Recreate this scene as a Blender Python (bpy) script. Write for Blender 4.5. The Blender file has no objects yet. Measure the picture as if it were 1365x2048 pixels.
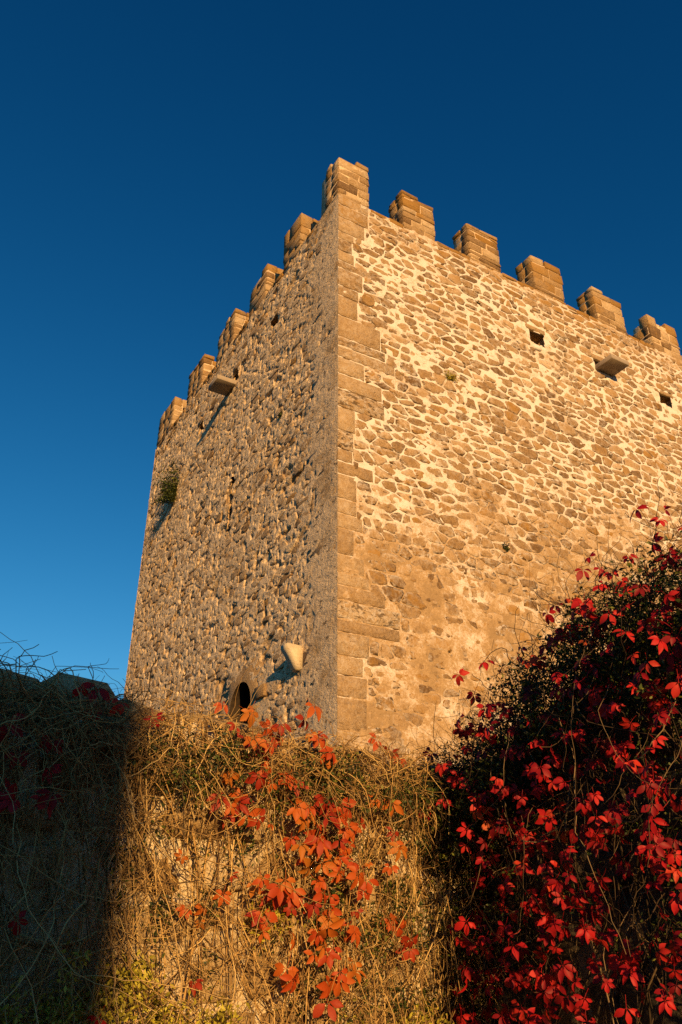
import bpy, math, random
import numpy as np
from mathutils import Vector, Matrix

R = math.radians
random.seed(11)
NP = np.random.RandomState(7)
scene = bpy.context.scene
COL = scene.collection

# ------------------------------------------------------------------ camera
cam_d = bpy.data.cameras.new('camera')
cam = bpy.data.objects.new('camera', cam_d)
COL.objects.link(cam)
cam_d.sensor_fit = 'VERTICAL'
cam_d.sensor_height = 36
cam_d.lens = 27.615
cam_d.clip_start = 0.05
cam_d.clip_end = 5000
cam.location = (0, 0, 1.6)
cam.rotation_euler = (R(90 + 27.8), 0, 0)
scene.camera = cam

# ------------------------------------------------------------------ sky and sun
SUN_AZ, SUN_EL = R(163.6), R(12.0)
SUN = Vector((math.sin(SUN_AZ) * math.cos(SUN_EL), math.cos(SUN_AZ) * math.cos(SUN_EL), math.sin(SUN_EL)))
world = bpy.data.worlds.new('World')
scene.world = world
world.use_nodes = True
wn = world.node_tree
bg = wn.nodes['Background']
sky = wn.nodes.new('ShaderNodeTexSky')
sky.sky_type = 'NISHITA'
sky.sun_disc = False
sky.sun_elevation = SUN_EL
sky.sun_rotation = SUN_AZ
sky.ozone_density = 5.0
sky.dust_density = 0.3
sky.altitude = 300
# one tone curve per channel over the whole sky: a deep, polarised blue
sep = wn.nodes.new('ShaderNodeSeparateColor')
com = wn.nodes.new('ShaderNodeCombineColor')
wn.links.new(sky.outputs[0], sep.inputs[0])
for ch, (g_, k_, cap) in enumerate(((2.6, 0.75, 1.15), (1.45, 1.02, 2.7), (1.25, 0.97, 5.3))):
    prev = sep.outputs[ch]
    for op, val in (('MINIMUM', cap), ('POWER', g_), ('MULTIPLY', k_)):
        nn = wn.nodes.new('ShaderNodeMath'); nn.operation = op
        wn.links.new(prev, nn.inputs[0]); nn.inputs[1].default_value = val
        prev = nn.outputs[0]
    wn.links.new(prev, com.inputs[ch])
wn.links.new(com.outputs[0], bg.inputs[0])
bg.inputs[1].default_value = 0.056

sun_d = bpy.data.lights.new('sun', 'SUN')
sun_d.energy = 5.0
sun_d.angle = R(0.5)
sun_d.color = (1.0, 0.60, 0.225)
sun = bpy.data.objects.new('sun', sun_d)
COL.objects.link(sun)
sun.rotation_euler = SUN.to_track_quat('Z', 'Y').to_euler()

vs = scene.view_settings
vs.view_transform = 'Standard'
vs.look = 'None'
vs.exposure = 0.64
vs.gamma = 1.0
vs.use_curve_mapping = False
scene.cycles.use_denoising = False
scene.cycles.max_bounces = 6
scene.cycles.transparent_max_bounces = 4

# ------------------------------------------------------------------ helpers
def link(o, parent=None):
    COL.objects.link(o)
    if parent is not None:
        o.parent = parent
    return o

def tag(o, label=None, cat=None, group=None, kind=None):
    if label: o['label'] = label
    if cat: o['category'] = cat
    if group: o['group'] = group
    if kind: o['kind'] = kind
    return o

def empty(name, loc, rz=0.0):
    o = bpy.data.objects.new(name, None)
    o.empty_display_size = 0.2
    o.location = loc
    o.rotation_euler = (0, 0, rz)
    return link(o)

def mesh_arrays(name, V, F, tone=None, smooth=False):
    """V (n,3) array; F either (m,4)/(m,3) array or list of tuples"""
    me = bpy.data.meshes.new(name)
    V = np.asarray(V, dtype=np.float32)
    if isinstance(F, np.ndarray):
        k = F.shape[1]
        loops = F.astype(np.int32).ravel()
        starts = np.arange(0, len(loops), k, dtype=np.int32)
    else:
        loops = np.array([i for f in F for i in f], dtype=np.int32)
        lens = np.array([len(f) for f in F], dtype=np.int32)
        starts = np.concatenate([[0], np.cumsum(lens)[:-1]]).astype(np.int32)
    me.vertices.add(len(V))
    me.vertices.foreach_set('co', V.ravel())
    me.loops.add(len(loops))
    me.loops.foreach_set('vertex_index', loops)
    me.polygons.add(len(starts))
    me.polygons.foreach_set('loop_start', starts)
    me.update(calc_edges=True)
    if smooth:
        me.polygons.foreach_set('use_smooth', np.ones(len(starts), dtype=bool))
    if tone is not None:
        t = np.asarray(tone, dtype=np.float32)
        if t.ndim == 1:
            t = np.tile(t, (len(V), 1))
        c = np.ones((len(V), 4), dtype=np.float32)
        c[:, :3] = t
        at = me.color_attributes.new('tone', 'FLOAT_COLOR', 'POINT')
        at.data.foreach_set('color', c.ravel())
    return me

def obj(name, me, mat, parent=None, kind=None):
    o = bpy.data.objects.new(name, me)
    if mat is not None and not me.materials:
        me.materials.append(mat)
    link(o, parent)
    if kind: o['kind'] = kind
    return o

_tab = np.random.RandomState(3).rand(256, 256)
def vnoise(x, y, s, seed=0):
    x = np.asarray(x, float) / s + seed * 17.31
    y = np.asarray(y, float) / s + seed * 41.77
    xi = np.floor(x).astype(int); yi = np.floor(y).astype(int)
    fx = x - xi; fy = y - yi
    fx = fx * fx * (3 - 2 * fx); fy = fy * fy * (3 - 2 * fy)
    a = _tab[xi % 256, yi % 256]; b = _tab[(xi + 1) % 256, yi % 256]
    c = _tab[xi % 256, (yi + 1) % 256]; d = _tab[(xi + 1) % 256, (yi + 1) % 256]
    return (a * (1 - fx) + b * fx) * (1 - fy) + (c * (1 - fx) + d * fx) * fy   # 0..1

def sstep(a, b, x):
    t = np.clip((np.asarray(x, float) - a) / (b - a), 0, 1)
    return t * t * (3 - 2 * t)

def to3(frame, a, o, z):
    """frame 'x': wall along +x, outward -y; frame 'y': wall along +y, outward -x"""
    a = np.asarray(a, float); o = np.asarray(o, float) + 0 * a; z = np.asarray(z, float) + 0 * a
    return np.stack([a, -o, z], -1) if frame == 'x' else np.stack([-o, a, z], -1)

def grid_wall(name, frame, a0, a1, z0, z1, step, hfun, tfun, mat, parent, holes=(), topfun=None):
    na = int((a1 - a0) / step) + 1; nz = int((z1 - z0) / step) + 1
    A, Z = np.meshgrid(np.linspace(a0, a1, na), np.linspace(z0, z1, nz), indexing='ij')
    H = hfun(A, Z)
    Zr = Z
    if topfun is not None:
        Zr = z0 + (Z - z0) * (topfun(A) - z0) / (z1 - z0)
    V = to3(frame, A.ravel(), H.ravel(), Zr.ravel())
    T = tfun(A, Zr, H).reshape(-1, 3)
    i = np.arange(na - 1)[:, None] * nz + np.arange(nz - 1)[None, :]
    Q = np.stack([i, i + nz, i + nz + 1, i + 1], -1).reshape(-1, 4)
    if frame == 'y':
        Q = Q[:, ::-1]
    ca = (A[:-1, :-1] + A[1:, 1:]).ravel() / 2; cz = (Zr[:-1, :-1] + Zr[1:, 1:]).ravel() / 2
    keep = np.ones(len(Q), bool)
    for h in holes:
        keep &= ~h(ca, cz)
    return obj(name, mesh_arrays(name, V, np.ascontiguousarray(Q[keep]), T, smooth=True), mat, parent)

def stone_geo(frame, ca, cz, w, h, prot, rng, n=10, tilt=0.012, depth=0.06, rough=0.10):
    ang = np.linspace(0, 2 * math.pi, n, endpoint=False) + rng.rand() * 0.5
    p = 0.42 + 0.16 * rng.rand()
    ux = np.sign(np.cos(ang)) * np.abs(np.cos(ang)) ** p
    uz = np.sign(np.sin(ang)) * np.abs(np.sin(ang)) ** p
    j = 1 + rng.uniform(-rough, rough, n)
    X = ux * w / 2 * j; Zz = uz * h / 2 * (1 + rng.uniform(-rough, rough, n))
    sk = rng.uniform(-0.12, 0.12)
    X = X + sk * Zz; Zz = Zz + rng.uniform(-0.07, 0.07) * X
    ta, tz = rng.uniform(-tilt, tilt, 2)
    def ring(s, o, wob):
        oo = o + ta * X / w * 2 + tz * Zz / h * 2 + rng.uniform(-wob, wob, n)
        return to3(frame, ca + X * s, oo, cz + Zz * s)
    V = np.concatenate([ring(1.04, -depth, 0), ring(1.0, prot * 0.35, 0.004), ring(0.86, prot, 0.003),
                        to3(frame, [ca], [prot + rng.uniform(-0.002, 0.006)], [cz])])
    F = []
    for i in range(n):
        k = (i + 1) % n
        for r in (0, n):
            F.append((r + i, r + k, r + n + k, r + n + i))
        F.append((2 * n + i, 2 * n + k, 3 * n))
    if frame == 'y':
        F = [f[::-1] for f in F]
    return V, F

def clip_poly(P, nx, nz, c):
    """keep the side nx*x + nz*z <= c"""
    out = []
    for i in range(len(P)):
        p, q = P[i], P[(i + 1) % len(P)]
        dp = nx * p[0] + nz * p[1] - c; dq = nx * q[0] + nz * q[1] - c
        if dp <= 0: out.append(p)
        if dp * dq < 0:
            t = dp / (dp - dq); out.append((p[0] + t * (q[0] - p[0]), p[1] + t * (q[1] - p[1])))
    return out
def cells(a1, z0, z1, da, dz, asp, seed, qlen, openings, jit=(0.36, 0.30)):
    """irregular rubble outlines: stretched cells round jittered seeds"""
    rng = np.random.RandomState(seed)
    S = []; z = z0; row = 0
    while z < z1:
        dzr = dz * rng.uniform(0.65, 1.5); a = -da * rng.rand()
        while a < a1 + da:
            d = da * rng.choice([0.5, 0.75, 1.0, 1.35, 1.9], p=[.2, .25, .27, .18, .1])
            S.append((a + d / 2 + rng.uniform(-jit[0], jit[0]) * da * 0.5, z + dzr / 2 + rng.uniform(-jit[1], jit[1]) * dz + 0.10 * (float(vnoise(a, z, 1.3, 40 + seed)) - .5)))
            a += d
        z += dzr; row += 1
    S = np.array(S); out = []
    for i, (sa, sz) in enumerate(S):
        if sa < 0.05 or sa > a1 + 0.1: continue
        D = np.hypot(S[:, 0] - sa, (S[:, 1] - sz) * asp)
        nb = np.argsort(D)[1:15]
        P = [(sa - da * 1.2, sz - dz * 1.2), (sa + da * 1.2, sz - dz * 1.2), (sa + da * 1.2, sz + dz * 1.2), (sa - da * 1.2, sz + dz * 1.2)]
        for k in nb:
            dx = S[k, 0] - sa; dy = (S[k, 1] - sz) * asp * asp
            ma = (S[k, 0] + sa) / 2; mz = (S[k, 1] + sz) / 2
            P = clip_poly(P, dx, dy, dx * ma + dy * mz)
            if len(P) < 3: break
        if len(P) < 3: continue
        zs_ = [p[1] for p in P]
        q = qlen(sz) + 0.015
        P = clip_poly(P, -1, 0, -q); P = clip_poly(P, 1, 0, a1) if len(P) > 2 else P
        P = clip_poly(P, 0, 1, z1) if len(P) > 2 else P
        if len(P) < 3: continue
        P = np.array(P); lo = P.min(0); hi = P.max(0)
        if any(lo[0] < h[0] + h[2] / 2 - .02 and hi[0] > h[0] - h[2] / 2 + .02 and lo[1] < h[1] + h[3] / 2 - .02 and hi[1] > h[1] - h[3] / 2 + .02 for h in openings): continue
        out.append(P)
    return out
def poly_stone(frame, P, gap, prot, rng, tone3, tilt=0.008, depth=0.06, smear_edge=0.6, rnd=0.15):
    """a stone with that outline, shrunk by the joint, corners worn; returns V, F, T or None"""
    c = P.mean(0); ext = P.max(0) - P.min(0)
    if ext[0] - gap < 0.07 or ext[1] - gap < 0.05: return None
    Q = c + (P - c) * np.array([1 - gap / ext[0], 1 - gap / ext[1]])
    C2 = []
    n = len(Q)
    for i in range(n):
        p, q = Q[i], Q[(i + 1) % n]
        L = np.hypot(*(q - p))
        if L < 0.03: C2.append((p + q) / 2); continue
        r = rng.uniform(rnd * 0.6, rnd * 1.3, 2)
        C2 += [p + (q - p) * r[0], q + (p - q) * r[1]]
    Q = np.array(C2); n = len(Q)
    Q = Q + rng.normal(0, 0.006, Q.shape)
    X = Q - c; ta, tz = rng.uniform(-tilt, tilt, 2)
    def ring(s, o, w):
        oo = o + ta * X[:, 0] / ext[0] * 2 + tz * X[:, 1] / ext[1] * 2 + rng.uniform(-w, w, n)
        return to3(frame, c[0] + X[:, 0] * s, oo, c[1] + X[:, 1] * s)
    V = np.concatenate([ring(1.03, -depth, 0), ring(1.0, prot * 0.3 - 0.004, 0.004), ring(0.72, prot, 0.004), to3(frame, [c[0]], [prot + rng.uniform(-.003, .006)], [c[1]])])
    F = []
    for i in range(n):
        k = (i + 1) % n
        for r in (0, n): F.append((r + i, r + k, r + n + k, r + n + i))
        F.append((2 * n + i, 2 * n + k, 3 * n))
    if frame == 'y': F = [f[::-1] for f in F]
    T = np.tile(np.asarray(tone3, float), (len(V), 1)); T[:2 * n, 2] += smear_edge; T[2 * n:3 * n, 2] += 0.12; T[3 * n, 2] *= 0.5
    return V, F, T

def cbox(c, s, ch, rng, jit=0.008):
    """chamfered, slightly irregular block"""
    hx, hy, hz = s[0] / 2, s[1] / 2, s[2] / 2
    V = []; ix = {}
    for sx in (-1, 1):
        for sy in (-1, 1):
            for sz in (-1, 1):
                o = rng.uniform(-jit, jit, 3)
                q = ch * rng.uniform(0.6, 1.6)
                for ax in range(3):
                    p = [sx * (hx - (q if ax != 0 else 0)), sy * (hy - (q if ax != 1 else 0)), sz * (hz - (q if ax != 2 else 0))]
                    ix[(sx, sy, sz, ax)] = len(V)
                    V.append([c[0] + p[0] + o[0], c[1] + p[1] + o[1], c[2] + p[2] + o[2]])
    F = []
    I = lambda a, b, cc, ax: ix[(a, b, cc, ax)]
    for s_ in (-1, 1):
        q = [(-1, -1), (1, -1), (1, 1), (-1, 1)]
        fx = [I(s_, a, b, 0) for a, b in q]; fy = [I(a, s_, b, 1) for a, b in q]; fz = [I(a, b, s_, 2) for a, b in q]
        F.append(tuple(fx if s_ > 0 else fx[::-1])); F.append(tuple(fy[::-1] if s_ > 0 else fy)); F.append(tuple(fz if s_ > 0 else fz[::-1]))
    for a in (-1, 1):
        for b in (-1, 1):
            e1 = (I(a, b, -1, 0), I(a, b, 1, 0), I(a, b, 1, 1), I(a, b, -1, 1))
            e2 = (I(a, -1, b, 0), I(a, 1, b, 0), I(a, 1, b, 2), I(a, -1, b, 2))
            e3 = (I(-1, a, b, 1), I(1, a, b, 1), I(1, a, b, 2), I(-1, a, b, 2))
            F.append(e1 if a * b < 0 else e1[::-1]); F.append(e2 if a * b > 0 else e2[::-1]); F.append(e3 if a * b < 0 else e3[::-1])
            for cc in (-1, 1):
                t = (I(a, b, cc, 0), I(a, b, cc, 1), I(a, b, cc, 2))
                F.append(t if a * b * cc > 0 else t[::-1])
    return np.array(V), F

class Join:
    def __init__(s): s.V = []; s.F = []; s.T = []; s.n = 0
    def add(s, V, F, tone=(0.5, 0, 0)):
        V = np.asarray(V); s.V.append(V); s.F += [tuple(i + s.n for i in f) for f in F]
        t = np.asarray(tone, float); s.T.append(t if t.ndim == 2 else np.tile(t, (len(V), 1))); s.n += len(V)
    def build(s, name, mat, parent=None, kind=None, smooth=False):
        return obj(name, mesh_arrays(name, np.concatenate(s.V), s.F, np.concatenate(s.T), smooth), mat, parent, kind)

def tubes(paths, radii, sides=3):
    """paths (n,m,3), radii (n,m) -> V,F"""
    P = np.asarray(paths); n, m, _ = P.shape
    T = np.gradient(P, axis=1); T /= np.linalg.norm(T, axis=2, keepdims=True) + 1e-9
    up = np.array([0.31, 0.22, 0.92]); 
    N = np.cross(T, up); N /= np.linalg.norm(N, axis=2, keepdims=True) + 1e-9
    B = np.cross(T, N)
    V = np.zeros((n, m, sides, 3))
    for k in range(sides):
        a = 2 * math.pi * k / sides
        V[:, :, k] = P + radii[..., None] * (math.cos(a) * N + math.sin(a) * B)
    idx = np.arange(n * m * sides).reshape(n, m, sides)
    Q = []
    for k in range(sides):
        k2 = (k + 1) % sides
        Q.append(np.stack([idx[:, :-1, k], idx[:, :-1, k2], idx[:, 1:, k2], idx[:, 1:, k]], -1).reshape(-1, 4))
    return V.reshape(-1, 3), np.concatenate(Q)

# ------------------------------------------------------------------ materials
def nmat(name):
    m = bpy.data.materials.new(name); m.use_nodes = True
    nt = m.node_tree; b = nt.nodes['Principled BSDF']
    b.inputs['Roughness'].default_value = 0.95
    b.inputs['Specular IOR Level'].default_value = 0.12
    return m, nt, b
def nd(nt, t, **kw):
    n = nt.nodes.new(t)
    for k, v in kw.items(): setattr(n, k, v)
    return n
def noise(nt, co, scale, detail=5, rough=0.6, dist=0.0):
    n = nd(nt, 'ShaderNodeTexNoise'); n.inputs['Scale'].default_value = scale
    n.inputs['Detail'].default_value = detail; n.inputs['Roughness'].default_value = rough
    n.inputs['Distortion'].default_value = dist
    nt.links.new(co, n.inputs['Vector']); return n.outputs['Fac']
def ramp(nt, fac, stops):
    r = nd(nt, 'ShaderNodeValToRGB'); e = r.color_ramp.elements
    while len(e) < len(stops): e.new(0.5)
    for el, (p, c) in zip(e, stops):
        el.position = p; el.color = c if len(c) == 4 else (*c, 1)
    nt.links.new(fac, r.inputs[0]); return r.outputs[0]
def mix(nt, fac, a, b, mode='MIX'):
    m = nd(nt, 'ShaderNodeMix', data_type='RGBA', blend_type=mode)
    for k, v in ((0, fac), (6, a), (7, b)):
        if hasattr(v, 'is_linked'): nt.links.new(v, m.inputs[k])
        else: m.inputs[k].default_value = v if k == 0 else (*v, 1)
    return m.outputs[2]
def math_(nt, op, a, b=0.0, clamp=False):
    m = nd(nt, 'ShaderNodeMath', operation=op, use_clamp=clamp)
    for k, v in ((0, a), (1, b)):
        if hasattr(v, 'is_linked'): nt.links.new(v, m.inputs[k])
        else: m.inputs[k].default_value = v
    return m.outputs[0]
def bump(nt, b, h, strength, dist):
    n = nd(nt, 'ShaderNodeBump'); n.inputs['Strength'].default_value = strength; n.inputs['Distance'].default_value = dist
    nt.links.new(h, n.inputs['Height']); nt.links.new(n.outputs[0], b.inputs['Normal'])
def coords(nt, sc=None):
    o = nd(nt, 'ShaderNodeTexCoord').outputs['Object']
    if sc is None: return o
    m = nd(nt, 'ShaderNodeMapping'); m.inputs['Scale'].default_value = sc
    nt.links.new(o, m.inputs['Vector']); return m.outputs[0]
def crevices(nt, c, sc, amount=1.0):
    """thin, mostly level cracks, painted dark with dirt and the shadow under stones"""
    co = coords(nt, sc)
    a = ramp(nt, noise(nt, co, 5.5, 5, 0.72, 0.8), [(0.33, (1, 1, 1)), (0.40, (0, 0, 0))])
    b = ramp(nt, noise(nt, co, 1.3, 3, 0.6), [(0.35, (0.15, 0.15, 0.15)), (0.65, (1, 1, 1))])
    return mix(nt, math_(nt, 'MULTIPLY', math_(nt, 'MULTIPLY', a, b), amount), c, (0.055, 0.034, 0.017))
def tone(nt):
    a = nd(nt, 'ShaderNodeAttribute', attribute_name='tone')
    s = nd(nt, 'ShaderNodeSeparateColor'); nt.links.new(a.outputs['Color'], s.inputs[0])
    return s.outputs

GREY = (1, 1, 1)
def stone_material(name, dark, mid, light, ochre=(0.30, 0.155, 0.03), bstr=0.8, bdist=0.02, smear=None, fs=1.0, sc=None, pits=0.0):
    """tone.r = lightness of the single stone, tone.g = lichen cover"""
    m, nt, b = nmat(name)
    co = coords(nt, sc); t = tone(nt)
    n1 = noise(nt, co, 7 * fs, 7, 0.68, 0.3); n2 = noise(nt, co, 38 * fs, 4, 0.7); n3 = noise(nt, co, 1.7 * fs, 4, 0.6)
    f = math_(nt, 'ADD', math_(nt, 'MULTIPLY', n1, 0.55), math_(nt, 'MULTIPLY', t[0], 0.5))
    f = math_(nt, 'ADD', f, math_(nt, 'MULTIPLY', math_(nt, 'SUBTRACT', n2, 0.5), 0.75))
    c = ramp(nt, f, [(0.25, dark), (0.52, mid), (0.82, light)])
    li = math_(nt, 'ADD', math_(nt, 'MULTIPLY', n3, 0.9), t[1])
    li = math_(nt, 'ADD', li, math_(nt, 'MULTIPLY', math_(nt, 'SUBTRACT', n1, 0.5), 0.8))
    lf = ramp(nt, li, [(0.66, (0, 0, 0)), (0.95, (1, 1, 1))])
    c = mix(nt, math_(nt, 'MULTIPLY', lf, 0.75), c, ochre)
    spots = ramp(nt, noise(nt, co, 16, 3, 0.5), [(0.70, (0, 0, 0)), (0.76, (1, 1, 1))])
    c = mix(nt, math_(nt, 'MULTIPLY', spots, math_(nt, 'MULTIPLY', t[1], 0.8)), c, (0.55, 0.50, 0.42))
    if smear is not None:   # mortar smeared over the stone
        sm = ramp(nt, noise(nt, co, 9, 6, 0.7, 0.6), [(0.44, (0, 0, 0)), (0.60, (1, 1, 1))])
        c = mix(nt, math_(nt, 'MULTIPLY', sm, math_(nt, 'MULTIPLY', t[2], 1.0, True)), c, smear)
        ed = math_(nt, 'MULTIPLY', math_(nt, 'SUBTRACT', t[2], 0.28), 3.0, True)      # edge shadow and dirt painted as dark gaps along the joints
        gp = ramp(nt, noise(nt, coords(nt, (1, 1, 2.2)), 6.5, 5, 0.7, 0.6), [(0.43, (1, 1, 1)), (0.48, (0, 0, 0))])
        c = mix(nt, math_(nt, 'MULTIPLY', math_(nt, 'MULTIPLY', ed, gp), 0.85), c, (0.05, 0.03, 0.014))
    if pits:  # dark of the pits, shade along with dirt, painted into the colour
        pk = ramp(nt, noise(nt, co, 10, 3, 0.6, 0.3), [(0.345, (1, 1, 1)), (0.385, (0, 0, 0))])
        c = mix(nt, math_(nt, 'MULTIPLY', pk, pits), c, (0.10, 0.07, 0.045))
    c = crevices(nt, c, (0.9 * fs, 0.9 * fs, 3.6 * fs), 0.85)
    pit = ramp(nt, noise(nt, co, 55, 3, 0.6), [(0.30, (0.35, 0.33, 0.3)), (0.36, (1, 1, 1))])
    c = mix(nt, 1.0, c, pit, 'MULTIPLY')
    nt.links.new(c, b.inputs['Base Color'])
    h = math_(nt, 'ADD', math_(nt, 'MULTIPLY', n1, 1.0), math_(nt, 'MULTIPLY', n2, 0.45))
    h = math_(nt, 'ADD', h, math_(nt, 'MULTIPLY', noise(nt, co, 110, 3, 0.6), 0.18))
    bump(nt, b, h, bstr, bdist)
    return m

M_stone = stone_material('tower_stone', (0.12, 0.068, 0.030), (0.285, 0.180, 0.085), (0.47, 0.335, 0.20), bdist=0.035, smear=(0.60, 0.55, 0.49))
M_rubble = stone_material('rubble_stone', (0.20, 0.125, 0.065), (0.47, 0.325, 0.185), (0.70, 0.53, 0.33), bstr=1.0, bdist=0.04, sc=(1, 0.45, 1), pits=0.8)
M_quoin = stone_material('quoin_stone', (0.16, 0.098, 0.05), (0.33, 0.215, 0.108), (0.49, 0.36, 0.215), bstr=1.0, bdist=0.05, smear=(0.58, 0.52, 0.45))
M_merlon = stone_material('merlon_stone', (0.15, 0.09, 0.045), (0.32, 0.21, 0.105), (0.52, 0.39, 0.24), bstr=1.0, bdist=0.045)
M_corbel = stone_material('pale_corbel', (0.22, 0.165, 0.10), (0.38, 0.30, 0.19), (0.54, 0.45, 0.32), bstr=1.0, bdist=0.02)
M_slab = stone_material('dressed_slab', (0.20, 0.16, 0.125), (0.27, 0.22, 0.17), (0.33, 0.27, 0.21), bstr=0.2, bdist=0.004)
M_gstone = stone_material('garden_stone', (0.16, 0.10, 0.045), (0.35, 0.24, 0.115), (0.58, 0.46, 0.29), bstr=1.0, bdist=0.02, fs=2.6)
M_sstone = stone_material('shade_dark_stone', (0.03, 0.025, 0.018), (0.075, 0.06, 0.042), (0.14, 0.11, 0.08), bstr=1.0, bdist=0.02, fs=2.6)  # side wall's shade put into a dark stone colour

def mortar_material(name, cream, brown, bstr, bdist, fs=1.0, sc=None, pits=0.0):
    """tone.r = brown staining, tone.g = lichen"""
    m, nt, b = nmat(name)
    co = coords(nt, sc); t = tone(nt)
    n1 = noise(nt, co, 5 * fs, 7, 0.7, 0.4); n2 = noise(nt, co, 30 * fs, 4, 0.7); n3 = noise(nt, co, 80 * fs, 3, 0.6)
    f = math_(nt, 'ADD', t[0], math_(nt, 'MULTIPLY', math_(nt, 'SUBTRACT', n1, 0.5), 1.3))
    f = math_(nt, 'ADD', f, math_(nt, 'MULTIPLY', math_(nt, 'SUBTRACT', n2, 0.5), 1.0))
    c = ramp(nt, f, [(0.25, cream), (0.52, tuple(0.5 * (p + q) for p, q in zip(cream, brown))), (0.75, brown), (1.0, tuple(0.75 * q for q in brown))])
    lf = ramp(nt, math_(nt, 'ADD', t[1], math_(nt, 'SUBTRACT', n1, 0.5)), [(0.45, (0, 0, 0)), (0.8, (1, 1, 1))])
    c = mix(nt, math_(nt, 'MULTIPLY', lf, 0.75), c, (0.30, 0.155, 0.03))
    if pits:  # same painted pits: their shade and dirt sit in the colour
        pk = ramp(nt, noise(nt, co, 10, 3, 0.6, 0.3), [(0.345, (1, 1, 1)), (0.385, (0, 0, 0))])
        c = mix(nt, math_(nt, 'MULTIPLY', pk, pits), c, (0.10, 0.07, 0.045))
    c = crevices(nt, c, (1.0 * fs, 1.0 * fs, 3.4 * fs), 0.9)
    pit = ramp(nt, n3, [(0.30, (0.45, 0.4, 0.36)), (0.38, (1, 1, 1))])
    c = mix(nt, 1.0, c, pit, 'MULTIPLY')
    nt.links.new(c, b.inputs['Base Color'])
    h = math_(nt, 'ADD', math_(nt, 'MULTIPLY', n2, 0.8), math_(nt, 'MULTIPLY', n3, 0.3))
    bump(nt, b, h, bstr, bdist)
    return m
M_mortar = mortar_material('lime_mortar', (0.61, 0.555, 0.49), (0.375, 0.25, 0.13), 0.9, 0.020)
M_rough = mortar_material('rough_render', (0.72, 0.545, 0.35), (0.43, 0.285, 0.145), 1.0, 0.04, sc=(1, 0.45, 1), pits=0.8)
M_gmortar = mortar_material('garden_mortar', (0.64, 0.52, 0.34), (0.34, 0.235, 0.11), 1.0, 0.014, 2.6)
M_smortar = mortar_material('shade_dark_mortar', (0.13, 0.11, 0.08), (0.06, 0.05, 0.035), 1.0, 0.014, 2.6)  # mortar darkened likewise, carrying the side wall's shade in its colour

def plain(name, c1, c2, scale=12, bstr=0.3, rough=0.9):
    m, nt, b = nmat(name); co = coords(nt)
    n = noise(nt, co, scale, 5, 0.6)
    nt.links.new(ramp(nt, n, [(0.3, c1), (0.7, c2)]), b.inputs['Base Color'])
    b.inputs['Roughness'].default_value = rough
    bump(nt, b, n, bstr, 0.01)
    return m
M_dark = plain('shade_dark_reveal', (0.018, 0.012, 0.008), (0.05, 0.034, 0.02))  # shade inside the window painted into the reveal colour
M_ground = plain('dry_grass_ground', (0.04, 0.036, 0.018), (0.10, 0.08, 0.04), 3)
M_added_house = plain('added_house_plaster', (0.34, 0.28, 0.2), (0.42, 0.35, 0.26), 4)
M_tile = plain('roof_tile', (0.22, 0.1, 0.06), (0.3, 0.15, 0.09), 6)
M_wood = plain('dark_wood', (0.06, 0.04, 0.025), (0.1, 0.065, 0.04), 10)
M_glass = plain('window_glass', (0.03, 0.035, 0.04), (0.04, 0.045, 0.05), 2, 0.0, 0.1)

def twig_material(name, stops):
    m, nt, b = nmat(name); t = tone(nt); co = coords(nt)
    f = math_(nt, 'ADD', t[0], math_(nt, 'MULTIPLY', math_(nt, 'SUBTRACT', noise(nt, co, 60, 3), 0.5), 0.6))
    nt.links.new(ramp(nt, f, stops), b.inputs['Base Color'])
    b.inputs['Roughness'].default_value = 0.8
    return m
M_twig = twig_material('dry_vine_bark', [(0.1, (0.13, 0.075, 0.032)), (0.5, (0.36, 0.215, 0.075)), (0.95, (0.58, 0.40, 0.16))])
M_dtwig = twig_material('grey_vine_bark', [(0.1, (0.03, 0.02, 0.012)), (0.5, (0.075, 0.05, 0.03)), (0.95, (0.22, 0.15, 0.08))])

def leaf_material(name, stops, trans=0.35, rnd=True):
    m, nt, b = nmat(name); co = coords(nt)
    if rnd: r = nd(nt, 'ShaderNodeObjectInfo').outputs['Random']
    else: r = tone(nt)[0]
    f = math_(nt, 'ADD', r, math_(nt, 'MULTIPLY', math_(nt, 'SUBTRACT', noise(nt, co, 22, 4), 0.5), 0.5))
    c = ramp(nt, f, stops)
    nt.links.new(c, b.inputs['Base Color'])
    b.inputs['Roughness'].default_value = 0.55
    b.inputs['Specular IOR Level'].default_value = 0.25
    tr = nd(nt, 'ShaderNodeBsdfTranslucent'); nt.links.new(c, tr.inputs[0])
    mx = nd(nt, 'ShaderNodeMixShader'); mx.inputs[0].default_value = trans
    out = nt.nodes['Material Output']
    nt.links.new(b.outputs[0], mx.inputs[1]); nt.links.new(tr.outputs[0], mx.inputs[2]); nt.links.new(mx.outputs[0], out.inputs[0])
    return m
M_leaf_red = leaf_material('crimson_leaf', [(0.0, (0.16, 0.006, 0.009)), (0.35, (0.36, 0.010, 0.015)), (0.7, (0.48, 0.015, 0.017)), (0.97, (0.50, 0.03, 0.018)), (1.0, (0.5, 0.12, 0.02))])
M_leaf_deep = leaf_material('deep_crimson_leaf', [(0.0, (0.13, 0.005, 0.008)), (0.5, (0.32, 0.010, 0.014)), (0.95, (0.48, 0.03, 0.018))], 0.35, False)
M_leaf_orange = leaf_material('orange_red_leaf', [(0.0, (0.27, 0.022, 0.010)), (0.35, (0.40, 0.058, 0.011)), (0.75, (0.45, 0.105, 0.014)), (1.0, (0.42, 0.15, 0.02))])
M_leaf_green = leaf_material('small_green_leaf', [(0.0, (0.012, 0.02, 0.006)), (0.5, (0.03, 0.045, 0.010)), (0.85, (0.08, 0.10, 0.02)), (1.0, (0.2, 0.2, 0.03))], 0.25, False)
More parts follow.
